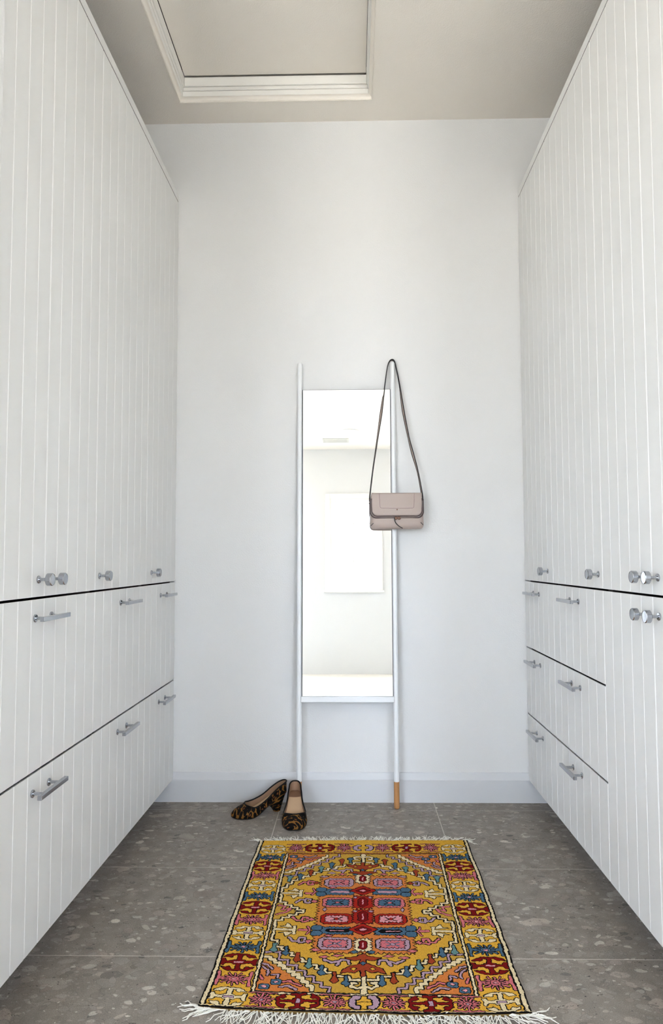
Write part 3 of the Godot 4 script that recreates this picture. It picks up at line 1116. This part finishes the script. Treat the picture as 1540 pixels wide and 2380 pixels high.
func build_ceiling_fittings() -> void:
	var v := thing("ceiling_vent", "long white slatted air vent on the bedroom ceiling, seen in the mirror", "vent", Vector3(-0.2015, CEIL, 2.507))
	var s := begin()
	for q in [[Vector3(-0.15, -0.008, -0.09), Vector3(0.15, -0.0005, -0.07)], [Vector3(-0.15, -0.008, 0.07), Vector3(0.15, -0.0005, 0.09)], [Vector3(-0.15, -0.008, -0.07), Vector3(-0.13, -0.0005, 0.07)], [Vector3(0.13, -0.008, -0.07), Vector3(0.15, -0.0005, 0.07)]]:
		box(s, q[0], q[1], 0.002)
	part("frame", s, M.vent, v)
	s = begin()
	box(s, Vector3(-0.13, -0.0015, -0.07), Vector3(0.13, -0.0005, 0.07))
	part("backing", s, M.stitch, v)
	for k in 6:
		s = begin()
		box(s, Vector3(-0.13, -0.007, -0.066 + k * 0.023), Vector3(0.13, -0.003, -0.05 + k * 0.023), 0.001)
		part("slat", s, M.vent, v)
	var d := thing("smoke_detector", "flat round white smoke detector on the bedroom ceiling, faint in the mirror", "smoke detector", Vector3(-0.037, CEIL, 2.11))
	s = begin()
	lathe(s, [[-0.0005, 0.105], [-0.012, 0.105], [-0.016, 0.1], [-0.0162, 0.06]], "y", Vector3.ZERO, 36)
	part("base", s, M.white_metal, d)
	s = begin()
	lathe(s, [[-0.0162, 0.06], [-0.03, 0.055], [-0.034, 0.045], [-0.0345, 0.0]], "y", Vector3.ZERO, 36)
	part("cover", s, M.white_metal, d)


# ---------------------------------------------------------------- cabinets
var plank_meshes := {}


# one strip of a grooved front: bevelled long edges, x = 0 is its face
func plank_mesh(width: float, height: float) -> Mesh:
	var key := "%.4f/%.4f" % [width, height]
	if plank_meshes.has(key):
		return plank_meshes[key]
	var s := begin()
	var b := 0.0017
	var w := width / 2
	var p := [Vector2(-0.0032, -w), Vector2(-b, -w), Vector2(0, -w + b), Vector2(0, w - b), Vector2(-b, w), Vector2(-0.0032, w)]
	for k in range(p.size() - 1):
		var d: Vector2 = p[k + 1] - p[k]
		quad(s, Vector3(p[k].x, 0, p[k].y), Vector3(p[k + 1].x, 0, p[k + 1].y), Vector3(p[k + 1].x, height, p[k + 1].y), Vector3(p[k].x, height, p[k].y), Vector3(d.y, 0, -d.x))
	for y in [0.0, height]:
		var up := Vector3.DOWN if y == 0.0 else Vector3.UP
		for k in range(1, p.size() - 1):
			tri(s, Vector3(p[0].x, y, p[0].y), Vector3(p[k].x, y, p[k].y), Vector3(p[k + 1].x, y, p[k + 1].y), up)
	s.generate_normals()
	plank_meshes[key] = s.commit()
	return plank_meshes[key]


func grooved_front(called: String, parent: Node, z0: float, z1: float, y0: float, y1: float, strips: int) -> Node3D:
	var gap := 0.0011
	var lo := Vector3(-0.0195, y0 + 0.004, z0 + gap)
	var hi := Vector3(-0.0032, y1 - 0.008, z1 - gap)
	var s := begin()
	box(s, Vector3.ZERO, hi - lo)
	var front := part(called, s, M.cabinet, parent)
	front.position = lo
	var w := (hi.z - lo.z) / strips
	for k in strips:
		var o := put("plank", plank_mesh(w, y1 - y0), M.cabinet, front)
		o.position = Vector3(0, y0, lo.z + (k + 0.5) * w) - lo
	return front


func knob(parent: Node3D, y: float, z: float) -> void:
	var s := begin()
	lathe(s, [[0.0, 0.0], [0.0, 0.0088], [0.0022, 0.0088], [0.0032, 0.0078], [0.0033, 0.0]], "x", Vector3.ZERO, 20)
	lathe(s, [[0.003, 0.0036], [0.0225, 0.0036]], "x", Vector3.ZERO, 14, true)
	lathe(s, [[0.0205, 0.0036], [0.0206, 0.0132], [0.0216, 0.0142], [0.0318, 0.0142], [0.0332, 0.0130], [0.0326, 0.0122], [0.0325, 0.0]], "x", Vector3.ZERO, 32)
	part("knob", s, M.chrome, parent).position = Vector3(0.0001, y, z) - parent.position


func handle(parent: Node3D, y: float, z: float) -> void:
	var s := begin()
	for e in [-1, 1]:
		var at := Vector3(0, 0, 0.04 * e)
		lathe(s, [[0.0, 0.0], [0.0, 0.0088], [0.0022, 0.0088], [0.0032, 0.0078], [0.0033, 0.0]], "x", at, 20)
		lathe(s, [[0.003, 0.0036], [0.0255, 0.0036]], "x", at, 14, true)
	box(s, Vector3(0.0245, -0.0052, -0.069), Vector3(0.0345, 0.0052, 0.069), 0.0009)
	part("handle", s, M.chrome, parent).position = Vector3(0.0001, y, z) - parent.position


# UNIT: offsets a..b from the end wall; doors and drawers as [kind, a, b, low, high, strips, knob offset]
func cabinet(left: bool, a: float, b: float, fronts: Array, label: String) -> void:
	var mid := (a + b) / 2
	var o := thing("tall_cabinet", label, "cabinet", Vector3(FACE_L if left else FACE_R, 0, BACK + mid), 0.0 if left else PI, "tall grooved white cabinets")
	var way := 1.0 if left else -1.0
	var w := b - a
	var s := begin()
	var depth := -0.605
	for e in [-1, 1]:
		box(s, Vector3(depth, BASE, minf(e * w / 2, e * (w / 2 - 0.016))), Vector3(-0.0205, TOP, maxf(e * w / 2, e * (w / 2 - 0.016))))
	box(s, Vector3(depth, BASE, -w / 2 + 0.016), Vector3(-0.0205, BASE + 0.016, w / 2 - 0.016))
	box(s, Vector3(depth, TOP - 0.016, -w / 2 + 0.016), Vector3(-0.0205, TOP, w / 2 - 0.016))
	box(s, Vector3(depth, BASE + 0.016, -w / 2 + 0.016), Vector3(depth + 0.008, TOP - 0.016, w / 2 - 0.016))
	box(s, Vector3(-0.0205, TOP + 0.0003, -w / 2), Vector3(-0.0024, TOP + 0.0072, w / 2))  # dark strip added above the fronts, painting the shade of the gap
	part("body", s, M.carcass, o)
	for f in fronts:
		var z0: float = (f[1] - mid) * way
		var z1: float = (f[2] - mid) * way
		var door := grooved_front(f[0], o, minf(z0, z1), maxf(z0, z1), BASE + f[3], BASE + f[4], f[5])
		if f[0] == "door":
			knob(door, BASE + f[7], (f[6] - mid) * way)
		else:
			handle(door, BASE + f[4] - 0.041, (f[6] - mid) * way)


func build_cabinets() -> void:
	var m := 0.762          # height of the lower fronts
	var g := 0.0028
	var top := TOP - BASE
	var up := m + 0.041
	var c0 := 0.002
	var c1 := 0.381
	var c2 := 0.838
	var c3 := 1.1425
	var c4 := 1.447
	# left run: two deep drawers under each upper part
	cabinet(true, c0, c1, [["door", c0, c1, m + g, top - 0.001, 6, 0.321, up], ["drawer", c0, c1, 0.381 + g, m - g, 6, 0.165], ["drawer", c0, c1, 0.0, 0.381 - g, 6, 0.175]], "narrow white grooved cabinet with two deep drawers in the left run, beside the end wall")
	cabinet(true, c1, c2, [["door", c1, c2, m + g, top - 0.001, 7, 0.808, up], ["drawer", c1, c2, 0.381 + g, m - g, 7, 0.592], ["drawer", c1, c2, 0.0, 0.381 - g, 7, 0.604]], "white grooved cabinet with one single door over two drawers, middle of the left run")
	cabinet(true, c2, c4, [["door", c2, c3, m + g, top - 0.001, 5, 1.107, up], ["door", c3, c4, m + g, top - 0.001, 5, 1.174, up], ["drawer", c2, c4, 0.381 + g, m - g, 10, 1.146], ["drawer", c2, c4, 0.0, 0.381 - g, 10, 1.142]], "wide white grooved cabinet with paired round knobs over two drawers, nearest on the left")
	# right run: three drawers each, then a pair of lower doors
	cabinet(false, c0, c1, [["door", c0, c1, m + g, top - 0.001, 6, 0.321, up], ["drawer", c0, c1, 0.508 + g, m - g, 6, 0.165], ["drawer", c0, c1, 0.254 + g, 0.508 - g, 6, 0.165], ["drawer", c0, c1, 0.0, 0.254 - g, 6, 0.180]], "narrow white grooved cabinet with three shallow drawers in the right run, beside the end wall")
	cabinet(false, c1, c2, [["door", c1, c2, m + g, top - 0.001, 7, 0.808, up], ["drawer", c1, c2, 0.508 + g, m - g, 7, 0.596], ["drawer", c1, c2, 0.254 + g, 0.508 - g, 7, 0.596], ["drawer", c1, c2, 0.0, 0.254 - g, 7, 0.593]], "white grooved cabinet with one single door over three drawers, middle of the right run")
	cabinet(false, c2, c4, [["door", c2, c3, m + g, top - 0.001, 5, 1.107, up], ["door", c3, c4, m + g, top - 0.001, 5, 1.174, up], ["door", c2, c3, 0.0, m - g, 5, 1.107, m - 0.044], ["door", c3, c4, 0.0, m - g, 5, 1.174, m - 0.044]], "wide white grooved cabinet with four paired doors and round knobs, nearest on the right")


# ---------------------------------------------------------------- ladder mirror
func build_mirror() -> void:
	var o := thing("ladder_mirror", "tall narrow frameless mirror on two white ladder poles leaning on the end wall", "mirror", Vector3(0, 0, -2.6136))
	o.rotation.x = -0.03743
	for x in [-0.2094, 0.1572]:
		var s := begin()
		lathe(s, [[0.099, 0.0], [0.099, 0.0098], [1.7095, 0.0098], [1.7145, 0.0075], [1.7165, 0.0]], "y", Vector3(x, 0, 0), 24)
		var pole := part("pole", s, M.white_metal, o)
		s = begin()
		lathe(s, [[0.0004, 0.0], [0.0008, 0.0078], [0.0045, 0.0104], [0.0988, 0.0104], [0.0989, 0.0]], "y", Vector3(x, 0, 0), 24)
		part("wooden_tip", s, M.wood, pole)
	var s2 := begin()
	box(s2, Vector3(-0.1990, 0.4145, -0.006), Vector3(0.1485, 1.6035, 0.0075))
	part("backing", s2, M.mirror_edge, o)
	s2 = begin()
	box(s2, Vector3(-0.1967, 0.415, 0.0076), Vector3(0.1461, 1.6018, 0.0096), 0.0004)
	part("mirror_pane", s2, M.mirror, o)
	s2 = begin()
	box(s2, Vector3(-0.2022, 0.3925, -0.008), Vector3(0.1512, 0.4145, 0.019), 0.002)
	part("bottom_rail", s2, M.white_metal, o)
	for x in [-0.2047, 0.1527]:
		for y in [0.55, 1.45]:
			s2 = begin()
			box(s2, Vector3(x - 0.0115, y - 0.008, -0.009), Vector3(x + 0.0115, y + 0.008, -0.0062), 0.001)
			part("bracket", s2, M.white_metal, o)


# ---------------------------------------------------------------- handbag hanging from the right pole
func build_handbag() -> void:
	var o := thing("handbag", "small dusty pink leather handbag hanging by its thin strap from the right mirror pole", "handbag", Vector3(0.163, 1.044, -2.628))
	var at := func(x: float, y: float, z: float) -> Vector3: return Vector3(x, y, z) - o.position
	# soft body
	var s := begin()
	var rows := []
	for i in 21:
		var v := pow(i / 20.0, 1.8)
		var y := 1.0435 + v * 0.1345
		var round_ := sqrt(clampf(1.0 - pow(1.0 - minf(v / 0.17, 1.0), 2.0), 0.0, 1.0))
		var hx := lerpf(0.1045, 0.097, v) * lerpf(0.86, 1.0, round_)
		var hz := lerpf(0.029, 0.021, pow(v, 1.5)) * lerpf(0.35, 1.0, round_) * (1.0 if v < 0.9 else lerpf(1.0, 0.55, (v - 0.9) / 0.1))
		var row := PackedVector3Array()
		for j in 49:
			var a := TAU * j / 48
			var cx := signf(cos(a)) * pow(absf(cos(a)), 0.32)
			var cz := signf(sin(a)) * pow(absf(sin(a)), 0.75)
			row.append(at.call(0.163 + cx * hx, y, -2.632 + cz * hz))
		rows.append(row)
	grid(s, rows)
	for e in [0, 20]:
		for j in range(1, 47):
			tri(s, rows[e][0], rows[e][j], rows[e][j + 1], Vector3.DOWN if e == 0 else Vector3.UP)
	part("body", s, M.leather, o)
	# flap: a thick sheet that comes over the top and lies on the front
	var edge := func(t: float) -> Vector2:      # half outline of the front, from bottom middle to the top corner
		if t < 0.62:
			return Vector2(lerpf(0.0, 0.0735, t / 0.62), 1.0915)
		if t < 0.8:
			var a := PI / 2 * (t - 0.62) / 0.18
			return Vector2(0.0735 + 0.0215 * sin(a), 1.113 - 0.0215 * cos(a))
		return Vector2(lerpf(0.095, 0.0945, (t - 0.8) / 0.2), lerpf(1.113, 1.176, (t - 0.8) / 0.2))
	s = begin()
	rows = []
	for i in 11:
		var k := i / 10.0
		var row := PackedVector3Array()
		for j in 41:
			var t := j / 20.0 - 1.0
			var e: Vector2 = edge.call(absf(t))
			var y := lerpf(e.y, 1.176, k)
			row.append(at.call(0.1622 + e.x * signf(t), y, -2.6005 - 0.006 * (y - 1.0915) / 0.085 + 0.003 * sin(PI * k) * (1.0 - pow(absf(t), 3))))
		rows.append(row)
	grid(s, rows, [], Vector3.BACK)
	var rim := PackedVector3Array()
	for p in rows[0]:
		rim.append(p + Vector3(0, 0.0005, -0.012))
	grid(s, [rows[0], rim], [], Vector3(0, -1, 0.0))
	# over the top
	var over := []
	for i in 9:
		var a := PI * i / 8
		var row := PackedVector3Array()
		for j in 2:
			row.append(at.call(0.1622 + (0.0945 if j else -0.0945), 1.176 + 0.0065 * sin(a), -2.6065 - 0.022 * (1 - cos(a))))
		over.append(row)
	grid(s, over, [], Vector3.UP)
	var flap := part("flap", s, M.leather, o)
	# piping round the flap, twice
	for q in [[0.0026, 0.0022, 0.0], [0.0014, 0.0022, -0.006]]:
		var path := []
		for j in 49:
			var t := (j / 24.0 - 1.0) * 0.945
			var e: Vector2 = edge.call(absf(t))
			var grow: float = 1.0 - q[2] / 0.095
			path.append(at.call(0.1622 + e.x * grow * signf(t), 1.176 + (e.y - 1.176) * (1.0 - q[2] / 0.08), -2.6005 - 0.006 * (e.y - 1.0915) / 0.085 + (-0.0005 if q[2] == 0.0 else -0.005)))
		s = begin()
		tube(s, path, q[1], 8)
		part("piping", s, M.piping, flap)
	s = begin()
	var u := []
	for p in [Vector2(0.0955, 1.178), Vector2(0.0975, 1.145), Vector2(0.099, 1.126), Vector2(0.104, 1.122), Vector2(0.16, 1.1212), Vector2(0.2225, 1.1212), Vector2(0.2265, 1.125), Vector2(0.228, 1.145), Vector2(0.229, 1.177)]:
		u.append(at.call(p.x, p.y, -2.6005 - 0.006 * (p.y - 1.0915) / 0.085 + 0.0026))
	tube(s, u, 0.0009, 6)
	part("stitched_seam", s, M.stitch, flap)
	s = begin()
	lathe(s, [[0.0, 0.0], [0.0, 0.0026], [0.0012, 0.002], [0.0016, 0.0]], "x", Vector3.ZERO, 14)
	var stud := part("stud", s, M.brass, flap)
	stud.position = at.call(0.163, 1.116, -2.5985)
	stud.rotation.y = -PI / 2
	# turn lock and its hanging cord
	s = begin()
	for x in [0.1575, 0.1705]:
		var ring_ := []
		for k in 17:
			ring_.append(at.call(x + cos(TAU * k / 16) * 0.0046, 1.0835 + sin(TAU * k / 16) * 0.0046, -2.5965))
		tube(s, ring_, 0.0018, 7, 1.0, false)
	box(s, at.call(0.1545, 1.0815, -2.6035), at.call(0.1735, 1.0865, -2.5985), 0.001)
	part("clasp", s, M.brass, o)
	s = begin()
	tube(s, smooth_path([at.call(0.1525, 1.087, -2.594), at.call(0.1545, 1.072, -2.5935), at.call(0.16, 1.062, -2.595), at.call(0.17, 1.0525, -2.597), at.call(0.1835, 1.045, -2.598)], 5), 0.0016, 7)
	part("cord", s, M.strap, o)
	for p in [[Vector2(0.0635, 1.0555), Vector2(0.0735, 1.0655)], [Vector2(0.2525, 1.0675), Vector2(0.262, 1.058)]]:
		s = begin()
		var off := 0.012
		tube(s, [at.call(p[0].x, p[0].y, -2.6085 if p[0].x > 0.2 else -2.6125), at.call((p[0].x + p[1].x) / 2, (p[0].y + p[1].y) / 2, -2.607), at.call(p[1].x, p[1].y, -2.6125 if p[0].x > 0.2 else -2.6085)], 0.0012, 6)
		part("corner_dart", s, M.strap, o)
	# strap over the pole top: a flat band with dark edges that twists a little
	var knots := [Vector3(0.0615, 1.157, -2.632), Vector3(0.0622, 1.179, -2.633), Vector3(0.0746, 1.28, -2.642), Vector3(0.0904, 1.382, -2.655), Vector3(0.1081, 1.50, -2.668), Vector3(0.1224, 1.602, -2.68), Vector3(0.134, 1.684, -2.691), Vector3(0.1435, 1.713, -2.694), Vector3(0.1548, 1.7202, -2.694), Vector3(0.1635, 1.712, -2.694), Vector3(0.170, 1.684, -2.691), Vector3(0.182, 1.615, -2.682), Vector3(0.1945, 1.512, -2.67), Vector3(0.214, 1.40, -2.656), Vector3(0.229, 1.335, -2.65), Vector3(0.247, 1.263, -2.641), Vector3(0.2608, 1.178, -2.633), Vector3(0.2625, 1.153, -2.632)]
	var twists := [0.1, 0.1, 0.15, 0.25, 0.85, 0.1, 0.0, 0.0, 0.0, 0.0, 0.0, -0.05, -0.7, -0.35, -0.75, -0.2, -0.35, -0.1]
	var path := smooth_path(knots, 6)
	var core := []
	var left_edge := []
	var right_edge := []
	for i in path.size():
		var t: Vector3 = (path[mini(i + 1, path.size() - 1)] - path[maxi(i - 1, 0)]).normalized()
		var k := i / 6.0
		var tw := lerpf(twists[int(k)], twists[mini(int(k) + 1, 17)], k - int(k))
		var wide := Vector3.BACK.rotated(t, tw)
		wide = (wide - t * wide.dot(t)).normalized()
		var thin := t.cross(wide)
		var c: Vector3 = path[i] - o.position
		core.append(PackedVector3Array([c + wide * 0.0048 + thin * 0.0009, c + wide * 0.0048 - thin * 0.0009, c - wide * 0.0048 - thin * 0.0009, c - wide * 0.0048 + thin * 0.0009, c + wide * 0.0048 + thin * 0.0009]))
		left_edge.append(c + wide * 0.0048)
		right_edge.append(c - wide * 0.0048)
	s = begin()
	grid(s, core)
	var strap := part("strap", s, M.strap_face, o)
	for e in [left_edge, right_edge]:
		s = begin()
		tube(s, e, 0.0022, 6)
		part("strap_edge", s, M.strap, strap)
	o.position += Vector3(0.0024, 0.0038, 0.0162)


# ---------------------------------------------------------------- shoes
const SHOE := 0.212


func shoe_sole(t: float) -> float:
	return 0.0015 + (0.005 * pow(1.0 - t / 0.12, 2.0) if t < 0.12 else 0.0) + 0.064 * smoothstep(0.34, 1.0, pow(t, 0.9))


func shoe_half(t: float) -> float:
	if t < 0.3:
		return 0.0445 * pow(clampf(1.0 - pow(1.0 - t / 0.3, 1.75), 0.0, 1.0), 0.56)
	if t > 0.86:
		return 0.0225 * sqrt(clampf(1.0 - pow((t - 0.86) / 0.14, 2.0), 0.0, 1.0))
	return along([[0.3, 0.0445], [0.42, 0.0405], [0.62, 0.030], [0.75, 0.026], [0.86, 0.0225]], t)


func shoe_open(t: float) -> float:
	if t < 0.245:
		return 0.0
	if t < 0.41:
		return 0.93 * shoe_half(t) * sqrt(clampf(1.0 - pow((0.41 - t) / 0.165, 2.0), 0.0, 1.0))
	return 0.93 * shoe_half(t)


func shoe_rim(t: float) -> float:
	return along([[0.0, 0.012], [0.08, 0.026], [0.18, 0.035], [0.27, 0.039], [0.36, 0.034], [0.48, 0.031], [0.62, 0.029], [0.78, 0.033], [0.92, 0.037], [1.0, 0.040]], t)


func shoe_z(t: float) -> float:
	return SHOE * (0.5 - t)


func make_shoe(label: String, toe: Vector2, dir: Vector2) -> void:
	dir = dir.normalized()
	var mid := toe - dir * SHOE / 2
	var o := thing("pump", label, "shoe", Vector3(mid.x, 0, mid.y), atan2(dir.x, dir.y), "pair of leopard print heels")
	var stations := []
	for k in 53:
		stations.append(pow(k / 52.0, 1.25) if k < 40 else lerpf(pow(39 / 52.0, 1.25), 1.0, sin((k - 39) / 13.0 * PI / 2)))
	var rows := []
	var uvs := []
	var soles := []
	for t in stations:
		var w := shoe_half(t)
		var y0 := shoe_sole(t)
		var top := y0 + shoe_rim(t)
		var e := shoe_open(t)
		var belly := y0 + shoe_rim(t) * 0.32
		var half := []
		for k in 10:
			var a := PI / 2 * k / 9
			half.append(Vector2(lerpf(e, w, sin(a)), lerpf(belly, top, cos(a))))
		half.append_array([Vector2(0.97 * w, y0 + 0.004), Vector2(0.9 * w, y0 + 0.0008)])
		var row := PackedVector3Array()
		var uv := PackedVector2Array()
		for k in range(half.size() - 1, -1, -1):
			row.append(Vector3(-half[k].x, half[k].y, shoe_z(t)))
		var flat := PackedVector3Array()
		for k in half.size():
			row.append(Vector3(half[k].x, half[k].y, shoe_z(t)))
		rows.append(row)
		var girth := 0.0
		for k in row.size():
			if k > 0:
				girth += row[k].distance_to(row[k - 1])
			uv.append(Vector2(girth * 9.0, t * SHOE * 10.0 + y0 * 4.0))
		uvs.append(uv)
		for k in 5:
			flat.append(Vector3(lerpf(-0.92, 0.92, k / 4.0) * w, y0 - 0.0013, shoe_z(t)))
		soles.append(flat)
	# the upper is left open between its two rims
	var n: int = rows[0].size() / 2
	var s := begin()
	var halves := [[], [], [], []]
	for i in rows.size():
		halves[0].append(rows[i].slice(0, n))
		halves[1].append(uvs[i].slice(0, n))
		halves[2].append(rows[i].slice(n))
		halves[3].append(uvs[i].slice(n))
	grid(s, halves[0], halves[1], Vector3.LEFT)
	grid(s, halves[2], halves[3], Vector3.RIGHT)
	part("upper", s, M.leopard, o)
	s = begin()
	grid(s, soles, [], Vector3.DOWN)
	var tops := []
	for r in soles:
		tops.append(PackedVector3Array([r[0], r[0] + Vector3(0, 0.003, 0)]))
	grid(s, tops, [], Vector3.LEFT)
	tops = []
	for r in soles:
		tops.append(PackedVector3Array([r[4], r[4] + Vector3(0, 0.003, 0)]))
	grid(s, tops, [], Vector3.RIGHT)
	part("sole", s, M.black, o)
	# lining of the side walls, and the insole
	var inner := [[], []]
	var bed := []
	for t in stations:
		if t < 0.2:
			continue
		var w := shoe_half(t) - 0.0014
		var y0 := shoe_sole(t)
		var e := minf(shoe_open(t), maxf(w - 0.0008, 0.0))
		for side in 2:
			var row := PackedVector3Array()
			for k in 8:
				var a := PI / 2 * k / 7
				row.append(Vector3(lerpf(e, w, sin(a)) * (1 if side else -1), lerpf(y0 + 0.004, y0 + shoe_rim(t) - 0.0006, cos(a)), shoe_z(t) + (0.0012 if t > 0.98 else 0.0)))
			inner[side].append(row)
		var flat := PackedVector3Array()
		for k in 9:
			var q := k / 4.0 - 1.0
			flat.append(Vector3(q * w * 0.97, y0 + 0.0042 + 0.002 * q * q, shoe_z(t)))
		bed.append(flat)
	s = begin()
	grid(s, inner[0], [], Vector3.RIGHT)
	grid(s, inner[1], [], Vector3.LEFT)
	part("lining", s, M.lining, o)
	s = begin()
	grid(s, bed, [], Vector3.UP)
	var insole := part("insole", s, M.insole, o)
	var pad := []
	for row in bed:
		if row[4].z < shoe_z(0.78):
			var up := PackedVector3Array()
			for p in row:
				up.append(p + Vector3(0, 0.0007, 0))
			pad.append(up)
	s = begin()
	grid(s, pad, [], Vector3.UP)
	part("heel_pad", s, M.heel_pad, insole)
	# black binding along the top line
	var path := []
	for side in [1, -1]:
		var run := []
		for t in stations:
			if shoe_open(t) > 0.001:
				run.append(Vector3(shoe_open(t) * side, shoe_sole(t) + shoe_rim(t), shoe_z(t)))
		if side < 0:
			run.reverse()
		path.append_array(run)
	path.append(path[0].lerp(path[path.size() - 1], 0.5))
	path.append(path[0])
	s = begin()
	tube(s, path, 0.0026, 7, 1.0, false)
	part("binding", s, M.black, o)
	# tapering heel
	s = begin()
	rows = []
	uvs = []
	for i in 9:
		var k := i / 8.0
		var row := PackedVector3Array()
		var uv := PackedVector2Array()
		for j in 25:
			var a := TAU * j / 24
			var t := clampf(lerpf(0.80, 0.82, k) + lerpf(0.20, 0.06, pow(k, 0.8)) * cos(a), 0.0, 0.999)
			var x := lerpf(0.0275, 0.013, pow(k, 0.75)) * sin(a)
			if k < 0.5:
				x = clampf(x, -shoe_half(t) * 0.98, shoe_half(t) * 0.98)
			row.append(Vector3(x, lerpf(shoe_sole(t) + 0.001, 0.0006, k), shoe_z(t)))
			uv.append(Vector2(j / 24.0 * 1.2, k * 0.7))
		rows.append(row)
		uvs.append(uv)
	grid(s, rows, uvs)
	for j in range(1, 23):
		tri(s, rows[8][0], rows[8][j], rows[8][j + 1], Vector3.DOWN)
	part("heel", s, M.leopard, o)


func build_shoes() -> void:
	make_shoe("leopard print block heel shoe turned sideways, its toe pointing left", Vector2(-0.447, -2.5165), Vector2(-0.164, 0.08))
	make_shoe("leopard print heel shoe facing forward in front of the mirror's left pole", Vector2(-0.2078, -2.3925), Vector2(0.016, 0.225))
